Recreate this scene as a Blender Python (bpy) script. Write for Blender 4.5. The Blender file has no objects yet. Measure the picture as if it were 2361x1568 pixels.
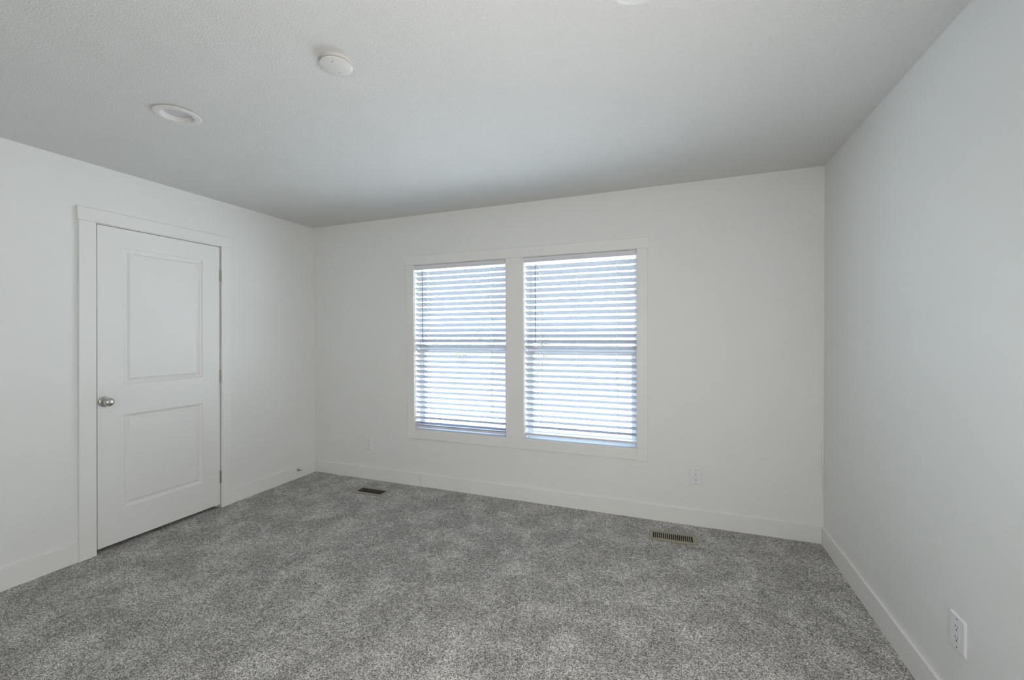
import bpy, bmesh, math, random
from mathutils import Vector, Matrix
from mathutils.geometry import tessellate_polygon

sc = bpy.context.scene
COL = sc.collection
R = math.radians

# ------------------------------------------------------------------ camera
W, H, DEPTH = 4.284, 2.44, 3.95          # room width (x), height (z), depth (-y)
cd = bpy.data.cameras.new('camera')
cam = bpy.data.objects.new('camera', cd)
COL.objects.link(cam)
yaw, pitch, roll = 0.366192, -0.013076, -0.004900
fwd = Vector((-math.sin(yaw) * math.cos(pitch), math.cos(yaw) * math.cos(pitch), math.sin(pitch)))
rt0 = Vector((math.cos(yaw), math.sin(yaw), 0))
up0 = rt0.cross(fwd)
rt = rt0 * math.cos(roll) + up0 * math.sin(roll)
up = up0 * math.cos(roll) - rt0 * math.sin(roll)
m = Matrix(((rt.x, up.x, -fwd.x, 3.38955), (rt.y, up.y, -fwd.y, -3.28983), (rt.z, up.z, -fwd.z, 1.36664), (0, 0, 0, 1)))
cam.matrix_world = m
cd.sensor_fit = 'HORIZONTAL'
cd.sensor_width = 36.0
cd.lens = 36.0 * 983.363 / 2361.0
cd.clip_start, cd.clip_end = 0.02, 600
sc.camera = cam

# ------------------------------------------------------------------ world, lights, exposure
sc.view_settings.view_transform = 'Standard'
sc.view_settings.look = 'None'
sc.view_settings.exposure = 0.31
sc.view_settings.gamma = 1.0
sc.view_settings.use_curve_mapping = False
sc.cycles.max_bounces = 12
sc.cycles.diffuse_bounces = 8
sc.cycles.transparent_max_bounces = 16
sc.cycles.caustics_reflective = False
sc.cycles.caustics_refractive = False
sc.cycles.sample_clamp_indirect = 6.0

world = bpy.data.worlds.new('world')
sc.world = world
world.use_nodes = True
wn = world.node_tree
wn.nodes.clear()
sky = wn.nodes.new('ShaderNodeTexSky')
sky.sky_type = 'NISHITA'
sky.sun_disc = False
sky.sun_elevation = R(46)
sky.sun_rotation = R(145)
sky.air_density, sky.dust_density, sky.ozone_density = 1.0, 1.6, 1.0
bg = wn.nodes.new('ShaderNodeBackground')
bg.inputs['Strength'].default_value = 2.6
wo = wn.nodes.new('ShaderNodeOutputWorld')
hs = wn.nodes.new('ShaderNodeHueSaturation')
hs.inputs['Saturation'].default_value = 0.85
wn.links.new(sky.outputs[0], hs.inputs['Color'])
wn.links.new(hs.outputs[0], bg.inputs[0])
wn.links.new(bg.outputs[0], wo.inputs[0])


def lamp(name, kind, loc, aim, energy, color, **kw):
    ld = bpy.data.lights.new(name, kind)
    ld.energy, ld.color = energy, color
    for k, v in kw.items():
        setattr(ld, k, v)
    o = bpy.data.objects.new(name, ld)
    COL.objects.link(o)
    o.location = loc
    o.rotation_euler = (Vector(aim) - Vector(loc)).to_track_quat('-Z', 'Y').to_euler()
    return o


# desert sun, behind the house: the wall with the windows and the strip of ground under it lie in shade
lamp('sun', 'SUN', (10, -14, 20), (0, 0, 0), 74.0, (0.88, 0.94, 1.0), angle=R(0.6))
# added fill lamp, out of view beside the camera, warmer than the daylight
lamp('fill_lamp', 'AREA', (3.90, -2.95, 1.25), (0.0, -0.9, 0.8), 27.0, (1.0, 0.955, 0.895), size=0.7, shape='DISK')


# ------------------------------------------------------------------ materials
def mat(name, color, rough=0.6, metal=0.0, spec=0.5, bump=None, noise=None):
    """bump=(scale, strength, distance, detail); noise=(scale, colour b, amount)"""
    M = bpy.data.materials.new(name)
    M.use_nodes = True
    nt = M.node_tree
    b = nt.nodes['Principled BSDF']
    b.inputs['Base Color'].default_value = (*color, 1)
    b.inputs['Roughness'].default_value = rough
    b.inputs['Metallic'].default_value = metal
    b.inputs['Specular IOR Level'].default_value = spec
    tc = nt.nodes.new('ShaderNodeTexCoord')
    if bump:
        n = nt.nodes.new('ShaderNodeTexNoise')
        n.inputs['Scale'].default_value = bump[0]
        n.inputs['Detail'].default_value = bump[3]
        nt.links.new(tc.outputs['Object'], n.inputs['Vector'])
        bp = nt.nodes.new('ShaderNodeBump')
        bp.inputs['Strength'].default_value = bump[1]
        bp.inputs['Distance'].default_value = bump[2]
        nt.links.new(n.outputs['Fac'], bp.inputs['Height'])
        nt.links.new(bp.outputs['Normal'], b.inputs['Normal'])
    if noise:
        n2 = nt.nodes.new('ShaderNodeTexNoise')
        n2.inputs['Scale'].default_value = noise[0]
        n2.inputs['Detail'].default_value = 3
        nt.links.new(tc.outputs['Object'], n2.inputs['Vector'])
        mx = nt.nodes.new('ShaderNodeMix')
        mx.data_type = 'RGBA'
        mx.inputs['A'].default_value = (*color, 1)
        mx.inputs['B'].default_value = (*noise[1], 1)
        mp = nt.nodes.new('ShaderNodeMapRange')
        mp.inputs['From Min'].default_value = 0.35
        mp.inputs['From Max'].default_value = 0.65
        mp.inputs['To Max'].default_value = noise[2]
        nt.links.new(n2.outputs['Fac'], mp.inputs['Value'])
        nt.links.new(mp.outputs['Result'], mx.inputs['Factor'])
        nt.links.new(mx.outputs['Result'], b.inputs['Base Color'])
    return M


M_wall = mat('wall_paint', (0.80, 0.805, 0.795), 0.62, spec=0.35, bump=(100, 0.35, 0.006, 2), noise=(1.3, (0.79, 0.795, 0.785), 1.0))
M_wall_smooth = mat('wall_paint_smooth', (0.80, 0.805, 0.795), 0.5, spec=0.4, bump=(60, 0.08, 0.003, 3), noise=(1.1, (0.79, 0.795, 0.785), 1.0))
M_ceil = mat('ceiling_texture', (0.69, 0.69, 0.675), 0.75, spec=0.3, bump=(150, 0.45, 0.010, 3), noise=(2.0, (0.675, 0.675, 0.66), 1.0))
M_trim = mat('trim_paint', (0.81, 0.81, 0.795), 0.42, spec=0.45, bump=(30, 0.03, 0.002, 2))
M_door = mat('door_paint', (0.80, 0.80, 0.79), 0.38, spec=0.5, bump=(40, 0.03, 0.002, 3))
M_dark = mat('dark_gap', (0.02, 0.022, 0.025), 0.8)
M_nickel = mat('satin_nickel', (0.56, 0.54, 0.50), 0.27, metal=1.0, bump=(200, 0.03, 0.001, 2))
M_hinge = mat('hinge_metal', (0.40, 0.38, 0.35), 0.38, metal=1.0, bump=(200, 0.03, 0.001, 2))
M_vinyl = mat('white_vinyl', (0.82, 0.83, 0.84), 0.35, spec=0.5, bump=(50, 0.02, 0.001, 2))
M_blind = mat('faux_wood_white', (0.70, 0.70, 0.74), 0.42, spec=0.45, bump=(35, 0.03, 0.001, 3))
M_slat = mat('darkened_slat', (0.40, 0.392, 0.388), 0.27, spec=0.9, bump=(35, 0.03, 0.001, 3))  # off-white slats darkened: shade against the daylight glare put into their colour
M_cord = mat('white_cord', (0.84, 0.84, 0.83), 0.8, bump=(600, 0.3, 0.001, 2))
M_wand = mat('grey_wand', (0.19, 0.20, 0.21), 0.25, spec=0.6, bump=(90, 0.05, 0.001, 2))
M_plate = mat('white_plastic', (0.80, 0.80, 0.83), 0.3, spec=0.5, bump=(60, 0.01, 0.001, 2))
M_slot = mat('socket_dark', (0.035, 0.035, 0.038), 0.6)
M_black = mat('shade_black', (0.008, 0.008, 0.008), 0.9)
M_reg = mat('register_tan', (0.29, 0.27, 0.20), 0.42, spec=0.5, bump=(120, 0.04, 0.001, 2))
M_reg_dark = mat('register_dark', (0.05, 0.046, 0.034), 0.45, spec=0.5, bump=(120, 0.04, 0.001, 2))
M_fix = mat('fixture_white', (0.68, 0.67, 0.645), 0.4, spec=0.5, bump=(50, 0.02, 0.001, 2))
M_diff = mat('lamp_diffuser', (0.58, 0.58, 0.61), 0.35, spec=0.5, bump=(150, 0.02, 0.001, 2))
M_crack = mat('settling_crack', (0.36, 0.36, 0.34), 0.9, noise=(60, (0.55, 0.55, 0.53), 1.0))
M_rubber = mat('white_rubber', (0.78, 0.78, 0.77), 0.7, bump=(200, 0.05, 0.001, 2))

# carpet: salt-and-pepper cut pile with brushed lighter and darker areas
M_carpet = bpy.data.materials.new('carpet_pile')
M_carpet.use_nodes = True
nt = M_carpet.node_tree
b = nt.nodes['Principled BSDF']
b.inputs['Roughness'].default_value = 0.95
b.inputs['Specular IOR Level'].default_value = 0.1
tc = nt.nodes.new('ShaderNodeTexCoord')


def noise_node(scale, detail, rough=0.5, dist=0.0):
    n = nt.nodes.new('ShaderNodeTexNoise')
    n.inputs['Scale'].default_value = scale
    n.inputs['Detail'].default_value = detail
    n.inputs['Roughness'].default_value = rough
    n.inputs['Distortion'].default_value = dist
    nt.links.new(tc.outputs['Object'], n.inputs['Vector'])
    return n


n1 = noise_node(215, 3, 0.6, 0.0)
cr = nt.nodes.new('ShaderNodeValToRGB')
e = cr.color_ramp.elements
e[0].position, e[0].color = 0.37, (0.085, 0.078, 0.07, 1)
e[1].position, e[1].color = 0.63, (0.76, 0.75, 0.73, 1)
mid = cr.color_ramp.elements.new(0.5)
mid.color = (0.35, 0.341, 0.327, 1)
vo = nt.nodes.new('ShaderNodeTexVoronoi')      # single yarn tufts, each its own shade
vo.inputs['Scale'].default_value = 225
nt.links.new(tc.outputs['Object'], vo.inputs['Vector'])
sp = nt.nodes.new('ShaderNodeSeparateColor')
nt.links.new(vo.outputs['Color'], sp.inputs['Color'])
vr = nt.nodes.new('ShaderNodeMapRange')
vr.inputs['To Min'].default_value = 0.33
vr.inputs['To Max'].default_value = 0.68
nt.links.new(sp.outputs[0], vr.inputs['Value'])
av = nt.nodes.new('ShaderNodeMix')
av.inputs['Factor'].default_value = 0.55
nt.links.new(n1.outputs['Fac'], av.inputs['A'])
nt.links.new(vr.outputs['Result'], av.inputs['B'])
nt.links.new(av.outputs['Result'], cr.inputs['Fac'])
n2 = noise_node(4.6, 7, 0.66, 0.4)
mp = nt.nodes.new('ShaderNodeMapRange')
mp.inputs['From Min'].default_value = 0.43
mp.inputs['From Max'].default_value = 0.64
mp.inputs['To Min'].default_value = 0.95
mp.inputs['To Max'].default_value = 1.36
nt.links.new(n2.outputs['Fac'], mp.inputs['Value'])
n3 = noise_node(38, 4, 0.7, 0.2)               # tuft clumps
mp3 = nt.nodes.new('ShaderNodeMapRange')
mp3.inputs['From Min'].default_value = 0.33
mp3.inputs['From Max'].default_value = 0.67
mp3.inputs['To Min'].default_value = 0.84
mp3.inputs['To Max'].default_value = 1.20
nt.links.new(n3.outputs['Fac'], mp3.inputs['Value'])
mm = nt.nodes.new('ShaderNodeMath')
mm.operation = 'MULTIPLY'
nt.links.new(mp.outputs['Result'], mm.inputs[0])
nt.links.new(mp3.outputs['Result'], mm.inputs[1])
vm = nt.nodes.new('ShaderNodeVectorMath')
vm.operation = 'SCALE'
nt.links.new(cr.outputs['Color'], vm.inputs[0])
nt.links.new(mm.outputs[0], vm.inputs['Scale'])
nt.links.new(vm.outputs['Vector'], b.inputs['Base Color'])
bp = nt.nodes.new('ShaderNodeBump')
bp.inputs['Strength'].default_value = 0.7
bp.inputs['Distance'].default_value = 0.008
nt.links.new(n1.outputs['Fac'], bp.inputs['Height'])
nt.links.new(bp.outputs['Normal'], b.inputs['Normal'])

# window glass: thin clear pane, mostly straight-through with a fresnel sheen
M_glass = bpy.data.materials.new('window_glass')
M_glass.use_nodes = True
gt = M_glass.node_tree
gt.nodes.clear()
tr = gt.nodes.new('ShaderNodeBsdfTransparent')
tr.inputs['Color'].default_value = (0.90, 0.95, 0.97, 1)
gl = gt.nodes.new('ShaderNodeBsdfGlossy')
gl.inputs['Roughness'].default_value = 0.02
lw = gt.nodes.new('ShaderNodeLayerWeight')
lw.inputs['Blend'].default_value = 0.5
pw = gt.nodes.new('ShaderNodeMath')
pw.operation = 'POWER'
pw.inputs[1].default_value = 5.0
gt.links.new(lw.outputs['Facing'], pw.inputs[0])
fr = gt.nodes.new('ShaderNodeMath')          # Schlick sheen, the same from both sides of the pane
fr.operation = 'MULTIPLY_ADD'
fr.inputs[1].default_value = 0.6
fr.inputs[2].default_value = 0.035
gt.links.new(pw.outputs[0], fr.inputs[0])
mx = gt.nodes.new('ShaderNodeMixShader')
go = gt.nodes.new('ShaderNodeOutputMaterial')
gt.links.new(fr.outputs[0], mx.inputs[0])
gt.links.new(tr.outputs[0], mx.inputs[1])
gt.links.new(gl.outputs[0], mx.inputs[2])
gt.links.new(mx.outputs[0], go.inputs[0])

# desert ground with faint tyre tracks and pebbles
M_ground = mat('desert_ground', (0.50, 0.46, 0.41), 0.95, spec=0.1, bump=(8, 0.4, 0.03, 5))
nt = M_ground.node_tree
tc = nt.nodes.new('ShaderNodeTexCoord')
g1 = noise_node(6.0, 8, 0.7, 0.4)
mapn = nt.nodes.new('ShaderNodeMapping')
mapn.inputs['Rotation'].default_value = (0, 0, R(35))
mapn.inputs['Scale'].default_value = (0.35, 3.0, 1)
nt.links.new(tc.outputs['Object'], mapn.inputs['Vector'])
g2 = nt.nodes.new('ShaderNodeTexNoise')
g2.inputs['Scale'].default_value = 1.6
g2.inputs['Detail'].default_value = 6
g2.inputs['Roughness'].default_value = 0.7
nt.links.new(mapn.outputs['Vector'], g2.inputs['Vector'])
mul = nt.nodes.new('ShaderNodeMath')
mul.operation = 'MULTIPLY'
nt.links.new(g1.outputs['Fac'], mul.inputs[0])
nt.links.new(g2.outputs['Fac'], mul.inputs[1])
gr = nt.nodes.new('ShaderNodeValToRGB')
e = gr.color_ramp.elements
e[0].position, e[0].color = 0.13, (0.10, 0.085, 0.075, 1)
e[1].position, e[1].color = 0.20, (0.50, 0.46, 0.41, 1)
nt.links.new(mul.outputs[0], gr.inputs['Fac'])
nt.links.new(gr.outputs['Color'], nt.nodes['Principled BSDF'].inputs['Base Color'])

M_leaf = mat('shrub_leaf', (0.10, 0.11, 0.02), 0.7, noise=(4, (0.14, 0.13, 0.025), 1.0))
M_leaf_dark = mat('shrub_leaf_dark', (0.055, 0.065, 0.02), 0.7, noise=(4, (0.08, 0.085, 0.03), 1.0))
M_stem = mat('shrub_stem', (0.20, 0.15, 0.10), 0.9, noise=(10, (0.13, 0.10, 0.07), 1.0))


# ------------------------------------------------------------------ mesh helpers
def box(bm, x0, x1, y0, y1, z0, z1, bev=0.0, seg=1):
    v = [bm.verts.new(p) for p in ((x0, y0, z0), (x1, y0, z0), (x1, y1, z0), (x0, y1, z0),
                                   (x0, y0, z1), (x1, y0, z1), (x1, y1, z1), (x0, y1, z1))]
    f = [bm.faces.new([v[i] for i in q]) for q in ((3, 2, 1, 0), (4, 5, 6, 7), (0, 1, 5, 4), (1, 2, 6, 5), (2, 3, 7, 6), (3, 0, 4, 7))]
    if bev:
        ed = list({e for fc in f for e in fc.edges})
        bmesh.ops.bevel(bm, geom=ed, offset=bev, segments=seg, affect='EDGES', profile=0.5)
    return v


def lathe(bm, prof, axis='z', seg=40, loc=(0, 0, 0), cap0=True, cap1=True):
    """prof: (radius, along) pairs swept round an axis"""
    rings = []
    for r, h in prof:
        ring = []
        for i in range(seg):
            a = 2 * math.pi * i / seg
            c, s = r * math.cos(a), r * math.sin(a)
            p = {'z': (c, s, h), 'x': (h, c, s), 'y': (s, h, c)}[axis]
            ring.append(bm.verts.new((p[0] + loc[0], p[1] + loc[1], p[2] + loc[2])))
        rings.append(ring)
    for a, b_ in zip(rings, rings[1:]):
        for i in range(seg):
            j = (i + 1) % seg
            bm.faces.new((a[i], a[j], b_[j], b_[i]))
    if cap0:
        bm.faces.new(list(reversed(rings[0])))
    if cap1:
        bm.faces.new(rings[-1])


def tube(bm, pts, r, seg=8):
    pts = [Vector(p) for p in pts]
    rings = []
    for i, p in enumerate(pts):
        d = (pts[min(i + 1, len(pts) - 1)] - pts[max(i - 1, 0)]).normalized()
        a = d.orthogonal().normalized()
        if abs(d.z) > 0.9:
            a = Vector((1, 0, 0)) - d * d.x
            a.normalize()
        c = d.cross(a)
        rr = r[i] if isinstance(r, (list, tuple)) else r
        rings.append([bm.verts.new(p + a * rr * math.cos(2 * math.pi * k / seg) + c * rr * math.sin(2 * math.pi * k / seg)) for k in range(seg)])
    for a, b_ in zip(rings, rings[1:]):
        for i in range(seg):
            j = (i + 1) % seg
            bm.faces.new((a[i], a[j], b_[j], b_[i]))
    bm.faces.new(list(reversed(rings[0])))
    bm.faces.new(rings[-1])


def obj(name, bm, material, parent=None, smooth=False, loc=None):
    bmesh.ops.recalc_face_normals(bm, faces=bm.faces[:])
    me = bpy.data.meshes.new(name)
    bm.to_mesh(me)
    bm.free()
    if material:
        me.materials.append(material)
    o = bpy.data.objects.new(name, me)
    COL.objects.link(o)
    if parent:
        o.parent = parent
    if loc:
        o.location = loc
    if smooth:
        for p in me.polygons:
            p.use_smooth = True
        me.set_sharp_from_angle(angle=R(35))
    return o


def NB():
    return bmesh.new()


def empty(name, loc=(0, 0, 0), rot=(0, 0, 0)):
    o = bpy.data.objects.new(name, None)
    o.empty_display_size = 0.1
    COL.objects.link(o)
    o.location, o.rotation_euler = loc, rot
    return o


def tag(o, label=None, cat=None, group=None, kind=None):
    if label:
        o['label'] = label
    if cat:
        o['category'] = cat
    if group:
        o['group'] = group
    if kind:
        o['kind'] = kind
    return o


def struct(o, label, cat):
    return tag(o, label, cat, kind='structure')


def tree_copy(o, parent=None):
    c = o.copy()
    COL.objects.link(c)
    if parent:
        c.parent = parent
    for ch in list(o.children):
        tree_copy(ch, c)
    return c


def shear(o, k):
    """lean a part of the slightly out-of-plumb door along the wall"""
    for v in o.data.vertices:
        v.co.y += k * (v.co.z - 1.04)


# ------------------------------------------------------------------ room shell
T = 0.14
WIN = [(1.184, 2.076), (2.233, 3.122)]     # the two window openings (x)
WZ0, WZ1 = 0.511, 1.996

bm = NB()
box(bm, -0.3, W + 0.3, -DEPTH - 0.3, T, -0.12, 0.0)
struct(obj('floor', bm, M_carpet), 'mottled grey cut pile carpet covering the floor', 'carpet')

bm = NB()                                   # back wall round the two window openings
xs = [-T, WIN[0][0], WIN[0][1], WIN[1][0], WIN[1][1], W + T]
box(bm, xs[0], xs[5], 0, T, -0.12, WZ0)
box(bm, xs[0], xs[5], 0, T, WZ1, H + 0.1)
for a, c in ((0, 1), (2, 3), (4, 5)):
    box(bm, xs[a], xs[c], 0, T, WZ0, WZ1)
wb = struct(obj('wall_back', bm, M_wall), 'white textured wall holding the two blind covered windows', 'wall')
bm = NB()
vs = []
for (x, z), dx in zip(((4.2735, 0.650), (4.2765, 0.50), (4.2795, 0.36), (4.2820, 0.285)), (0.0005, 0.0008, 0.0008, 0.0005)):
    vs.append([bm.verts.new((x - dx, -0.0002, z)), bm.verts.new((x + dx, -0.0002, z)), bm.verts.new((x, -0.0010, z))])
for a, c in zip(vs, vs[1:]):
    for i in range(3):
        j = (i + 1) % 3
        bm.faces.new((a[i], a[j], c[j], c[i]))
bm.faces.new(vs[0])
bm.faces.new(vs[-1])
tag(obj('crack', bm, M_crack, wb), 'thin grey settling crack in the corner')

bm = NB()
DY0, DY1, DZ = -1.742, -0.948, 2.079        # rough door opening in the left wall
box(bm, -T, 0, -DEPTH - T, DY0 - 0.03, -0.12, H + 0.1)
box(bm, -T, 0, DY1 + 0.03, T * 0, -0.12, H + 0.1)
box(bm, -T, 0, DY0 - 0.03, DY1 + 0.03, DZ + 0.02, H + 0.1)
struct(obj('wall_left', bm, M_wall_smooth), 'white wall with the panelled door in it', 'wall')
bm = NB()
box(bm, W, W + T, -DEPTH - T, T * 0, -0.12, H + 0.1)
struct(obj('wall_right', bm, M_wall_smooth), 'plain white wall on the right side of the room', 'wall')
bm = NB()
box(bm, 0, W, -DEPTH - T, -DEPTH, -0.12, H + 0.1)
struct(obj('wall_rear', bm, M_wall_smooth), 'plain white wall behind the camera', 'wall')
# dark closet behind the door
bm = NB()
box(bm, -T - 0.62, -T - 0.60, -1.95, -0.75, -0.12, 2.2)
box(bm, -T - 0.62, -T, -1.97, -1.95, -0.12, 2.2)
box(bm, -T - 0.62, -T, -0.75, -0.73, -0.12, 2.2)
box(bm, -T - 0.62, -T, -1.97, -0.73, 2.2, 2.22)
box(bm, -T - 0.62, -T, -1.97, -0.73, -0.12, -0.06)
struct(obj('wall_closet', bm, M_dark), 'dark closet space behind the door seen through the gap under it', 'wall')

# ceiling with round cut-outs for the recessed lights
LIGHTS = [(1.135, -1.926), (3.286, -1.935)]
RH = 0.082
outer = [(-T, -DEPTH - T), (W + T, -DEPTH - T), (W + T, T), (-T, T)]
loops = [[Vector((x, y, 0)) for x, y in outer]]
for lx, ly in LIGHTS:
    loops.append([Vector((lx + RH * math.cos(-2 * math.pi * i / 48), ly + RH * math.sin(-2 * math.pi * i / 48), 0)) for i in range(48)])
flat = [p for l in loops for p in l]
tris = tessellate_polygon(loops)
bm = NB()
lo = [bm.verts.new((p.x, p.y, H)) for p in flat]
hi = [bm.verts.new((p.x, p.y, H + 0.1)) for p in flat]
for t in tris:
    bm.faces.new([lo[i] for i in t])
    bm.faces.new([hi[i] for i in reversed(t)])
k = 0
for l in loops:
    n = len(l)
    for i in range(n):
        j = (i + 1) % n
        bm.faces.new((lo[k + i], lo[k + j], hi[k + j], hi[k + i]))
    k += n
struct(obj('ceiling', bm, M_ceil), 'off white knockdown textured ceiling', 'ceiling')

# baseboards
BT, BH, BV = 0.014, 0.115, 0.0022
CAS_L, CAS_R = (-1.822, -1.738), (-0.950, -0.882)
bm = NB(); box(bm, 0.0, 1.2355, -BT, 0, -0.01, BH, BV)
struct(obj('baseboard_back', bm, M_trim), 'short white baseboard length left of the joint below the left window', 'baseboard')
bm = NB(); box(bm, 1.2380, W, -BT, 0, -0.01, BH, BV)
struct(obj('baseboard_back', bm, M_trim), 'long white baseboard below both windows running to the right corner', 'baseboard')
bm = NB(); box(bm, 0, BT, -DEPTH, CAS_L[0] - 0.012, -0.01, BH + 0.004, BV)
struct(obj('baseboard_left', bm, M_trim), 'white baseboard left of the door casing', 'baseboard')
bm = NB(); box(bm, 0, BT, CAS_R[1] - 0.012, -BT, -0.01, BH, BV)
bb_stop = struct(obj('baseboard_left', bm, M_trim), 'white baseboard between the door casing and the far corner', 'baseboard')
bm = NB(); box(bm, W - BT, W, -DEPTH, -BT, -0.01, BH + 0.003, BV)
struct(obj('baseboard_right', bm, M_trim), 'white baseboard along the right wall', 'baseboard')
bm = NB(); box(bm, BT, W - BT, -DEPTH, -DEPTH + BT, -0.01, BH, BV)
struct(obj('baseboard_rear', bm, M_trim), 'white baseboard along the wall behind the camera', 'baseboard')

# ------------------------------------------------------------------ door in the left wall
LEAN = 0.0128
CT = 0.019
casing = struct(empty('trim_1', (0, 0, 0)), 'flat white casing boards framing the door', 'door trim')
bm = NB(); box(bm, 0, CT + 0.001, -1.816, -0.874, 2.0785, 2.160, 0.0018)
o = obj('head_casing', bm, M_trim, casing); shear(o, LEAN * 0.1)
bm = NB(); box(bm, 0, CT, CAS_L[0], CAS_L[1], -0.005, 2.078, 0.0018)
o = obj('side_casing', bm, M_trim, casing); shear(o, LEAN)
bm = NB(); box(bm, 0, CT, CAS_R[0], CAS_R[1], -0.005, 2.078, 0.0018)
o = obj('side_casing', bm, M_trim, casing); shear(o, LEAN)
bm = NB()                                   # jamb boards with a stop
box(bm, -T, 0.002, DY0 - 0.022, DY0, -0.01, DZ)
box(bm, -T, 0.002, DY1, DY1 + 0.022, -0.01, DZ)
box(bm, -T, 0.002, DY0 - 0.022, DY1 + 0.022, DZ - 0.003, DZ + 0.02)
box(bm, -0.075, -0.040, DY0, DY0 + 0.012, -0.01, DZ)
box(bm, -0.075, -0.040, DY1 - 0.012, DY1, -0.01, DZ)
box(bm, -0.075, -0.040, DY0, DY1, DZ - 0.015, DZ)
o = obj('jamb', bm, M_trim, casing); shear(o, LEAN)

SY0, SY1, SZ0, SZ1 = -1.7258, -0.9545, 0.026, 2.0715   # slab edges
door = struct(empty('door_1', (0, 0, 0)), 'white two panel door with a satin nickel knob, closed', 'door')


def door_slab():
    """one-piece moulded face: stiles and rails with two sunk, raised-field panels"""
    bm = NB()
    X = 0.0
    ys = [SY0, -1.5885, -1.0865, SY1]
    zs = [SZ0, 0.237, 0.850, 1.050, 1.9475, SZ1]
    P = {}
    for i, y in enumerate(ys):
        for j, z in enumerate(zs):
            P[i, j] = bm.verts.new((X, y, z))
    for i in range(3):
        for j in range(5):
            q = [P[i, j], P[i + 1, j], P[i + 1, j + 1], P[i, j + 1]]
            if i == 1 and j in (1, 3):
                continue
            bm.faces.new(q)
    for j in (1, 3):
        y0, y1, z0, z1 = ys[1], ys[2], zs[j], zs[j + 1]
        prev = [P[1, j], P[2, j], P[2, j + 1], P[1, j + 1]]
        for ins, dx in ((0.003, -0.0060), (0.016, -0.0120), (0.019, -0.0170), (0.026, -0.0170), (0.037, -0.0070), (0.040, -0.0062)):
            cur = [bm.verts.new((X + dx, y0 + ins, z0 + ins)), bm.verts.new((X + dx, y1 - ins, z0 + ins)),
                   bm.verts.new((X + dx, y1 - ins, z1 - ins)), bm.verts.new((X + dx, y0 + ins, z1 - ins))]
            for i in range(4):
                n = (i + 1) % 4
                bm.faces.new((prev[i], prev[n], cur[n], cur[i]))
            prev = cur
        bm.faces.new(prev)
    # edges and back
    b0 = [bm.verts.new((X - 0.035, y, z)) for y, z in ((SY0, SZ0), (SY1, SZ0), (SY1, SZ1), (SY0, SZ1))]
    bm.faces.new(b0)
    rim = [P[i, 0] for i in range(4)] + [P[3, j] for j in range(1, 6)] + [P[i, 5] for i in (2, 1, 0)] + [P[0, j] for j in (4, 3, 2, 1)]
    corners = {(0): 0, (3): 1, (8): 2, (11): 3}
    seq = [0, 3, 8, 11, len(rim)]
    for s in range(4):
        seg = [rim[i % len(rim)] for i in range(seq[s], seq[s + 1] + 1)]
        bm.faces.new(seg + [b0[(s + 1) % 4], b0[s]])
    return bm


o = obj('door_slab', door_slab(), M_door, door); shear(o, LEAN)
# knob with rose
KY, KZ = -1.692, 0.951
bm = NB()
lathe(bm, [(0.011, 0.004), (0.0105, 0.026), (0.013, 0.030), (0.020, 0.034), (0.0255, 0.041), (0.0268, 0.048), (0.0255, 0.056), (0.021, 0.062), (0.012, 0.0655), (0.003, 0.066)], 'x', 40)
knob = obj('door_knob', bm, M_nickel, door, smooth=True, loc=(0, KY, KZ))
tag(knob, 'round satin nickel knob')
bm = NB()
lathe(bm, [(0.0325, 0.0), (0.0325, 0.003), (0.030, 0.007), (0.022, 0.0095), (0.010, 0.0105)], 'x', 40)
obj('rose', bm, M_nickel, knob, smooth=True)
# hinges
for zc in (1.843, 1.042, 0.243):
    bm = NB()
    yk = -0.9515 + LEAN * (zc - 1.04)
    for s in range(5):
        z0 = zc - 0.0475 + s * 0.019
        lathe(bm, [(0.0058, z0 + 0.0004), (0.0058, z0 + 0.0186)], 'z', 16, (0.0045, yk, 0))
    lathe(bm, [(0.0035, zc + 0.0475), (0.0045, zc + 0.0485), (0.003, zc + 0.051)], 'z', 12, (0.0045, yk, 0))
    box(bm, -0.033, 0.0008, yk - 0.004, yk - 0.0022, zc - 0.047, zc + 0.047)
    tag(obj('hinge', bm, M_hinge, door, smooth=True), 'grey metal hinge')

# door stop on the baseboard
ds = tag(empty('door_stop', (BT, -0.228, 0.081)), 'small metal door stop sticking out of the baseboard near the far corner', 'door stop')
bm = NB()
lathe(bm, [(0.0125, 0.0), (0.0125, 0.003), (0.0085, 0.007), (0.006, 0.014), (0.0052, 0.060)], 'x', 24)
obj('rod', bm, M_hinge, ds, smooth=True)
bm = NB()
lathe(bm, [(0.0062, 0.056), (0.0072, 0.059), (0.0072, 0.070), (0.005, 0.073)], 'x', 24)
tag(obj('rubber_tip', bm, M_rubber, ds, smooth=True), 'white rubber tip')

# ------------------------------------------------------------------ windows
casing2 = struct(empty('trim_2', (0, 0, 0)), 'flat white casing boards framing the pair of windows', 'window trim')
WT = 0.014
for nm, d in (('head_casing', (1.096, 3.207, 1.996, 2.076)), ('side_casing', (1.110, 1.184, 0.428, 1.9955)), ('side_casing', (3.122, 3.197, 0.426, 1.9955)),
              ('mullion_casing', (2.076, 2.233, 0.510, 1.9955)), ('sill_casing', (1.1845, 3.1215, 0.430, 0.5105))):
    bm = NB()
    box(bm, d[0], d[1], -WT - (0.001 if nm == 'head_casing' else 0), 0, d[2], d[3], 0.0016)
    obj(nm, bm, M_trim, casing2)


def ring(bm, x0, x1, z0, z1, y0, y1, w, wb=None, wt=None, bev=0.002):
    """a rectangular frame with mitre-free corners"""
    wb = w if wb is None else wb
    wt = w if wt is None else wt
    box(bm, x0, x0 + w, y0, y1, z0, z1, bev)
    box(bm, x1 - w, x1, y0, y1, z0, z1, bev)
    box(bm, x0 + w, x1 - w, y0, y1, z0, z0 + wb, bev)
    box(bm, x0 + w, x1 - w, y0, y1, z1 - wt, z1, bev)


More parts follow.
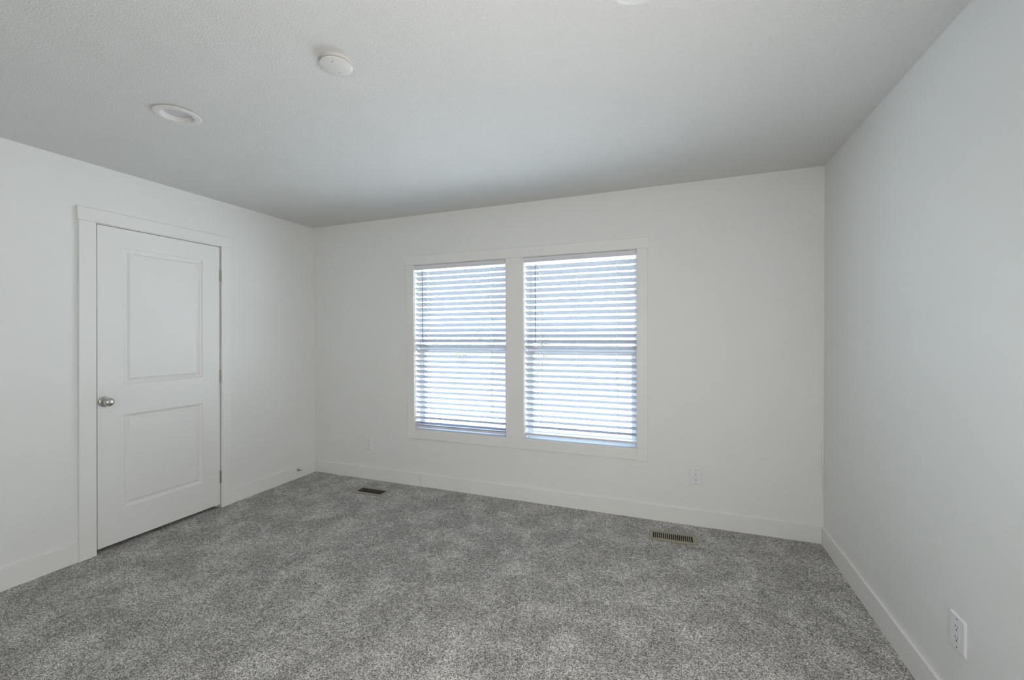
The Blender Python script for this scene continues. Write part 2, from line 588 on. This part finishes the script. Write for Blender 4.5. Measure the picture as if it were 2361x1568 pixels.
for k, (x0, x1) in enumerate(WIN):
    win = struct(empty('window_%d' % (k + 1), (x0, 0, 0)), ('left' if k == 0 else 'right') + ' white vinyl single hung window behind its blind', 'window')
    wd = x1 - x0
    bm = NB()
    ring(bm, 0, wd, WZ0, WZ1, 0.082, T, 0.016, 0.022, 0.022)
    obj('window_frame', bm, M_vinyl, win)
    bm = NB()                                # white jamb liner round the reveal
    box(bm, 0, 0.004, -0.002, 0.09, WZ0, WZ1)
    box(bm, wd - 0.004, wd, -0.002, 0.09, WZ0, WZ1)
    box(bm, 0, wd, -0.002, 0.09, WZ1 - 0.004, WZ1)
    obj('jamb_liner', bm, M_trim, win)
    bm = NB()
    box(bm, 0, wd, -0.010, 0.085, WZ0 - 0.012, WZ0 + 0.002, 0.001)
    obj('window_sill', bm, M_trim, win)
    bm = NB()
    ring(bm, 0.012, wd - 0.012, 1.215, WZ1 - 0.018, 0.112, 0.130, 0.018, 0.045, 0.022)
    us = obj('upper_sash', bm, M_vinyl, win)
    bm = NB()
    box(bm, 0.028, wd - 0.028, 0.120, 0.124, 1.250, WZ1 - 0.036)
    obj('pane', bm, M_glass, us)
    bm = NB()
    ring(bm, 0.012, wd - 0.012, WZ0 + 0.016, 1.272, 0.088, 0.111, 0.036, 0.036, 0.066)
    box(bm, 0.05, wd - 0.05, 0.0865, 0.0885, 1.2465, 1.2485)      # pull ledge on the meeting rail
    ls = obj('lower_sash', bm, M_vinyl, win)
    bm = NB()
    box(bm, 0.046, wd - 0.046, 0.098, 0.102, WZ0 + 0.050, 1.208)
    obj('pane', bm, M_glass, ls)
    bm = NB()
    box(bm, wd / 2 - 0.028, wd / 2 + 0.028, 0.082, 0.090, 1.240, 1.256, 0.002)
    box(bm, wd / 2 - 0.004, wd / 2 + 0.020, 0.078, 0.084, 1.244, 1.252, 0.002)
    obj('sash_lock', bm, M_vinyl, ls)


# ------------------------------------------------------------------ blinds
TILT, PITCH, SW = R(33), 0.0466, 0.050


def blind(label, x0, width, ztop, rail_z, n_slats):
    root = tag(empty('window_blind', (x0, 0, 0)), label, 'blind', 'white faux wood blinds in the two windows')
    a, c = 0.006, width - 0.006
    bm = NB()
    box(bm, a, c, -0.006, 0.004, 1.950, 1.9885, 0.0015)          # valance face
    box(bm, a + 0.003, c - 0.003, 0.004, 0.058, 1.955, 1.986)
    obj('headrail', bm, M_blind, root)
    # slats: crowned strips, room edge tilted up
    bm = NB()
    yc = 0.011 + SW / 2 * math.cos(TILT)
    for k in range(n_slats):
        zc = ztop - k * PITCH - SW / 2 * math.sin(TILT)
        rows = []
        for i in range(7):
            t = i / 6 - 0.5
            crown = 0.0022 * (1 - (2 * t) ** 2)
            th = 0.0013
            for sgn in (1, -1):
                s, h = t * SW, crown + sgn * th
                y = yc + s * math.cos(TILT) + h * math.sin(TILT)
                z = zc - s * math.sin(TILT) + h * math.cos(TILT)
                rows.append((bm.verts.new((a, y, z)), bm.verts.new((c, y, z))))
        tops, bots = rows[0::2], rows[1::2]
        for rr in (tops, bots):
            for p, q in zip(rr, rr[1:]):
                bm.faces.new((p[0], p[1], q[1], q[0]))
        for p, q in ((tops[0], bots[0]), (tops[-1], bots[-1])):
            bm.faces.new((p[0], p[1], q[1], q[0]))
        for s in (0, 1):
            bm.faces.new([p[s] for p in tops] + [p[s] for p in reversed(bots)])
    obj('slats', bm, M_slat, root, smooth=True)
    bm = NB()
    box(bm, a, c, yc - 0.026, yc + 0.026, rail_z, rail_z + 0.016, 0.003, 2)
    obj('bottom_rail', bm, M_blind, root)
    # ladder cords: front and rear string plus a rung under every slat
    dy, dz = SW / 2 * math.cos(TILT), SW / 2 * math.sin(TILT)
    for fx in (0.145, 0.491, 0.833):
        bm = NB()
        xx = fx * width
        rung = fx != 0.491
        tube(bm, [(xx, yc - dy - 0.0025, rail_z + 0.012), (xx, yc - dy - 0.0025, 1.956)], 0.0007, 6)
        tube(bm, [(xx, yc + dy + 0.0025, rail_z + 0.012), (xx, yc + dy + 0.0025, 1.956)], 0.0007, 6)
        if rung:
            for k in range(n_slats):
                zc = ztop - k * PITCH - dz
                tube(bm, [(xx, yc - dy - 0.0025, zc + dz - 0.0030), (xx, yc + dy + 0.0025, zc - dz - 0.0030)], 0.0016, 6)
        obj('ladder_cord', bm, M_cord, root)
    for fx in (0.145, 0.491, 0.833):
        bm = NB()
        lathe(bm, [(0.004, -0.002), (0.007, 0.0), (0.007, 0.003), (0.005, 0.005)], 'z', 16, (fx * width, yc - 0.006, rail_z - 0.004))
        obj('cord_button', bm, M_blind, root)
    wx = 0.090 if x0 < 2 else 0.101
    bm = NB()
    tube(bm, [(wx, -0.010, 1.932), (wx + 0.001, -0.0105, 1.303)], 0.0032, 6)
    w_ = tag(obj('wand', bm, M_wand, root), 'thin grey tilt wand')
    bm = NB()
    tube(bm, [(wx + 0.004, 0.000, 1.952), (wx + 0.003, -0.009, 1.950), (wx, -0.012, 1.942), (wx, -0.0105, 1.930)], 0.0024, 8)
    obj('hook', bm, M_blind, w_)
    bm = NB()
    lathe(bm, [(0.0036, 0.0), (0.0042, 0.006), (0.0036, 0.012)], 'z', 8, (wx + 0.001, -0.0105, 1.293))
    obj('end_cap', bm, M_blind, w_)
    return root


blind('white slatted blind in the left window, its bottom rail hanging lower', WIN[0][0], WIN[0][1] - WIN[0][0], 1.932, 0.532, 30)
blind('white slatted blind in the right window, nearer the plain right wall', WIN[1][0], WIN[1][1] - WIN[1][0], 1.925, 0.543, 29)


# ------------------------------------------------------------------ outlets
def make_outlet():
    """local: plate in the xz plane, facing -y"""
    root = empty('wall_outlet')
    bm = NB()
    w, h, d = 0.041, 0.0595, 0.0062
    lv = []
    for ins, y in ((0, 0.0), (0.0, -0.0022), (0.0016, -0.0046), (0.0042, -d)):
        lv.append([bm.verts.new((sx * (w - ins), y, sz * (h - ins))) for sx, sz in ((-1, -1), (1, -1), (1, 1), (-1, 1))])
    for a, c in zip(lv, lv[1:]):
        for i in range(4):
            j = (i + 1) % 4
            bm.faces.new((a[i], a[j], c[j], c[i]))
    bm.faces.new(lv[0]); bm.faces.new(lv[-1])
    obj('cover_plate', bm, M_plate, root)
    bm = NB()
    box(bm, -0.0168, 0.0168, -0.0070, -0.003, -0.0335, 0.0335, 0.0006)
    rec = obj('receptacle', bm, M_plate, root)
    bm = NB()
    for zc in (0.0185, -0.0185):
        box(bm, -0.0072, -0.0050, -0.0073, -0.006, zc - 0.001, zc + 0.0080)
        box(bm, 0.0052, 0.0072, -0.0073, -0.006, zc + 0.0002, zc + 0.0072)
        lathe(bm, [(0.0028, -0.0073), (0.0028, -0.006)], 'y', 12, (0, 0, zc - 0.0078))
    tag(obj('socket_slots', bm, M_slot, rec), 'dark socket slots')
    for zc in (0.0475, -0.0475):
        bm = NB()
        lathe(bm, [(0.0032, -0.0060), (0.0032, -0.0066), (0.0022, -0.0069)], 'y', 14, (0, 0, zc))
        obj('screw', bm, M_hinge, root)
    return root


g = 'wall outlets above the baseboards'
o1 = tag(make_outlet(), 'white outlet on the window wall near the left corner, above the dark floor vent', 'outlet', g)
o1.location = (0.662, 0, 0.337)
o2 = tag(tree_copy(o1), 'white outlet on the window wall right of the windows, above the tan vent', 'outlet', g)
o2.location = (3.5245, 0, 0.350)
bm = NB()
lathe(bm, [(0.0018, -0.0073), (0.0018, -0.006)], 'y', 10, (-0.011, 0, 0.002))
tag(obj('indicator', bm, M_slot, o2), 'tiny dark indicator')
o3 = tag(tree_copy(o1), 'white outlet on the plain right wall, seen edge on near the camera', 'outlet', g)
o3.location = (W, -1.418, 0.3485)
o3.rotation_euler = (0, 0, R(-90))


# ------------------------------------------------------------------ floor registers
def make_register(n_bars=20):
    root = empty('floor_vent')
    L, Wd = 0.1475, 0.069
    bm = NB()
    l2, w2 = 0.125, 0.044
    lv = []
    for (lx, wy, z) in ((L, Wd, 0.0), (L, Wd, 0.003), (L - 0.003, Wd - 0.003, 0.0055), (l2 + 0.003, w2 + 0.003, 0.0065), (l2, w2, 0.0055), (l2, w2, 0.001)):
        lv.append([bm.verts.new((sx * lx, sy * wy, z)) for sx, sy in ((-1, -1), (1, -1), (1, 1), (-1, 1))])
    for a, c in zip(lv, lv[1:]):
        for i in range(4):
            j = (i + 1) % 4
            bm.faces.new((a[i], a[j], c[j], c[i]))
    obj('frame', bm, M_reg, root)
    bm = NB()
    for i in range(1, n_bars):
        x = -l2 + 2 * l2 * i / n_bars
        box(bm, x - 0.0026, x + 0.0024, -w2, w2, 0.0011, 0.0034)
    obj('louvre_bars', bm, M_reg, root)
    bm = NB()
    box(bm, -l2, l2, -w2, w2, 0.0002, 0.0010)
    tag(obj('duct_shade', bm, M_black, root), 'black sheet standing in for the shaded duct below the bars')  # flat black sheet, the duct's shade put into its colour
    return root


g = 'metal floor vents along the window wall'
v1 = tag(make_register(), 'dark bladed floor vent in the carpet near the far left corner', 'floor vent', g)
v1.location = (0.912, -0.272, 0.001)
v1.rotation_euler = (0, 0, R(1.0))
v2 = tag(tree_copy(v1), 'tan metal floor vent with upright slots in the carpet below the right outlet', 'floor vent', g)
for ch in v1.children:                       # the far vent's blades get a darker colour than its frame
    if ch.name.startswith('louvre_bars'):
        ch.data = ch.data.copy()
        ch.data.materials[0] = M_reg_dark
        ch['label'] = 'dark louvre blades'
v2.location = (3.371, -0.258, 0.001)
v2.rotation_euler = (0, 0, R(2.5))


# ------------------------------------------------------------------ ceiling fixtures
def make_can():
    root = empty('recessed_light')
    bm = NB()
    lathe(bm, [(0.0655, 0.0), (0.0665, -0.0050), (0.069, -0.0058), (0.090, -0.0050), (0.0955, -0.0036), (0.097, -0.0010), (0.0965, 0.0004), (0.074, 0.003)], 'z', 64, cap0=False, cap1=False)
    obj('trim_ring', bm, M_fix, root, smooth=True)
    bm = NB()
    lathe(bm, [(0.0662, -0.004), (0.0655, 0.0), (0.0585, 0.016), (0.058, 0.060), (0.078, 0.060), (0.078, 0.002)], 'z', 64, cap0=False, cap1=False)
    obj('baffle', bm, M_fix, root, smooth=True)
    bm = NB()
    lathe(bm, [(0.058, 0.060), (0.058, 0.0165), (0.052, 0.0145), (0.03, 0.0135), (0.004, 0.013)], 'z', 48)
    tag(obj('diffuser', bm, M_diff, root, smooth=True), 'frosted lens, unlit')
    return root


g = 'unlit recessed ceiling lights'
c1 = tag(make_can(), 'unlit white recessed light on the left of the ceiling, nearest the door', 'ceiling light', g)
c1.location = (LIGHTS[0][0], LIGHTS[0][1], H - 0.003)
c2 = tag(tree_copy(c1), 'white recessed light cut by the top edge of the picture', 'ceiling light', g)
c2.location = (LIGHTS[1][0], LIGHTS[1][1], H - 0.003)

cv = tag(empty('ceiling_cover', (2.150, -1.964, H)), 'round white cover plate hanging slightly off the ceiling between the recessed lights', 'cover plate')
bm = NB()
lathe(bm, [(0.054, 0.0), (0.0550, -0.003), (0.0550, -0.010), (0.048, -0.012)], 'z', 56)
obj('mounting_base', bm, M_fix, cv, smooth=True)
bm = NB()
lathe(bm, [(0.050, -0.0175), (0.0590, -0.0182), (0.0605, -0.0205), (0.0595, -0.0228), (0.057, -0.0242), (0.004, -0.0246)], 'z', 64)
box(bm, -0.012, 0.012, -0.012, 0.012, -0.0190, -0.0115)
obj('plate', bm, M_fix, cv, smooth=True)
ang = math.atan2(0.93, -0.36)
for sgn, rr in ((1, 0.0036), (-1, 0.0016)):
    bm = NB()
    px, py = 0.036 * math.cos(ang) * -sgn, 0.036 * math.sin(ang) * -sgn
    lathe(bm, [(rr, -0.0243), (rr, -0.0256), (rr * 0.7, -0.0266)], 'z', 16, (px, py, 0))
    tag(obj('screw', bm, M_nickel if sgn == 1 else M_hinge, cv, smooth=True), 'bright metal screw' if sgn == 1 else 'small screw')

# ------------------------------------------------------------------ outdoors
GZ = -0.62
bm = NB()
box(bm, -150, 150, -150, 260, GZ - 0.5, GZ)
struct(obj('ground', bm, M_ground), 'sun bleached desert ground outside the windows', 'ground')


def shrub(name, label, x, y, h, r, leaf, seed, cat='shrub'):
    rng = random.Random(seed)
    root = tag(empty(name, (x, y, GZ)), label, cat, 'desert plants beyond the windows')
    bm = NB()
    for k in range(5):
        a = rng.uniform(0, 6.283)
        e = Vector((r * 0.6 * math.cos(a), r * 0.6 * math.sin(a), h * rng.uniform(0.6, 0.85)))
        tube(bm, [(0.05 * math.cos(a), 0.05 * math.sin(a), 0), (e.x * 0.4, e.y * 0.4, e.z * 0.45), tuple(e)], [0.05, 0.03, 0.012], 6)
    obj('stems', bm, M_stem, root)
    bm = NB()
    for k in range(420):
        u = rng.uniform(-1, 1)
        a = rng.uniform(0, 6.283)
        q = rng.random() ** 0.4
        s = math.sqrt(1 - u * u)
        p = Vector((r * q * s * math.cos(a), r * q * s * math.sin(a), h * 0.58 + h * 0.42 * q * u))
        d = Vector((rng.gauss(0, 1), rng.gauss(0, 1), rng.gauss(0, 1))).normalized()
        t = d.orthogonal().normalized()
        n = d.cross(t)
        L, wd = rng.uniform(0.10, 0.2), rng.uniform(0.03, 0.06)
        v = [bm.verts.new(p + d * L), bm.verts.new(p + t * wd + n * 0.01), bm.verts.new(p - d * L), bm.verts.new(p - t * wd + n * 0.01)]
        bm.faces.new(v)
    obj('foliage', bm, leaf, root)
    return root


shrub('desert_shrub', 'wide yellow green shrub seen through the left blind, leftmost of the far plants', -16.1, 30, 2.15, 1.3, M_leaf, 1)
shrub('desert_shrub', 'yellow green shrub seen through the middle of the left blind', -13.5, 30, 2.15, 1.0, M_leaf, 2)
shrub('desert_shrub', 'low bright shrub seen through the left blind just above the sash rail', -9.8, 22, 1.6, 1.35, M_leaf, 3)
shrub('desert_shrub', 'dull green shrub seen through the left blind beside the centre post', -10.9, 30, 1.8, 0.9, M_leaf_dark, 4)
shrub('desert_tree', 'slender tree rising above the shrubs seen through the left blind', -17.1, 40, 2.9, 0.7, M_leaf_dark, 5, 'tree')
shrub('desert_tree', 'small dark tree seen through the right blind beside its wand', -5.35, 26, 1.8, 0.6, M_leaf_dark, 6, 'tree')
shrub('desert_shrub', 'faint far shrub seen through the right blind near its right side', -3.6, 48, 1.6, 1.2, M_leaf, 7)
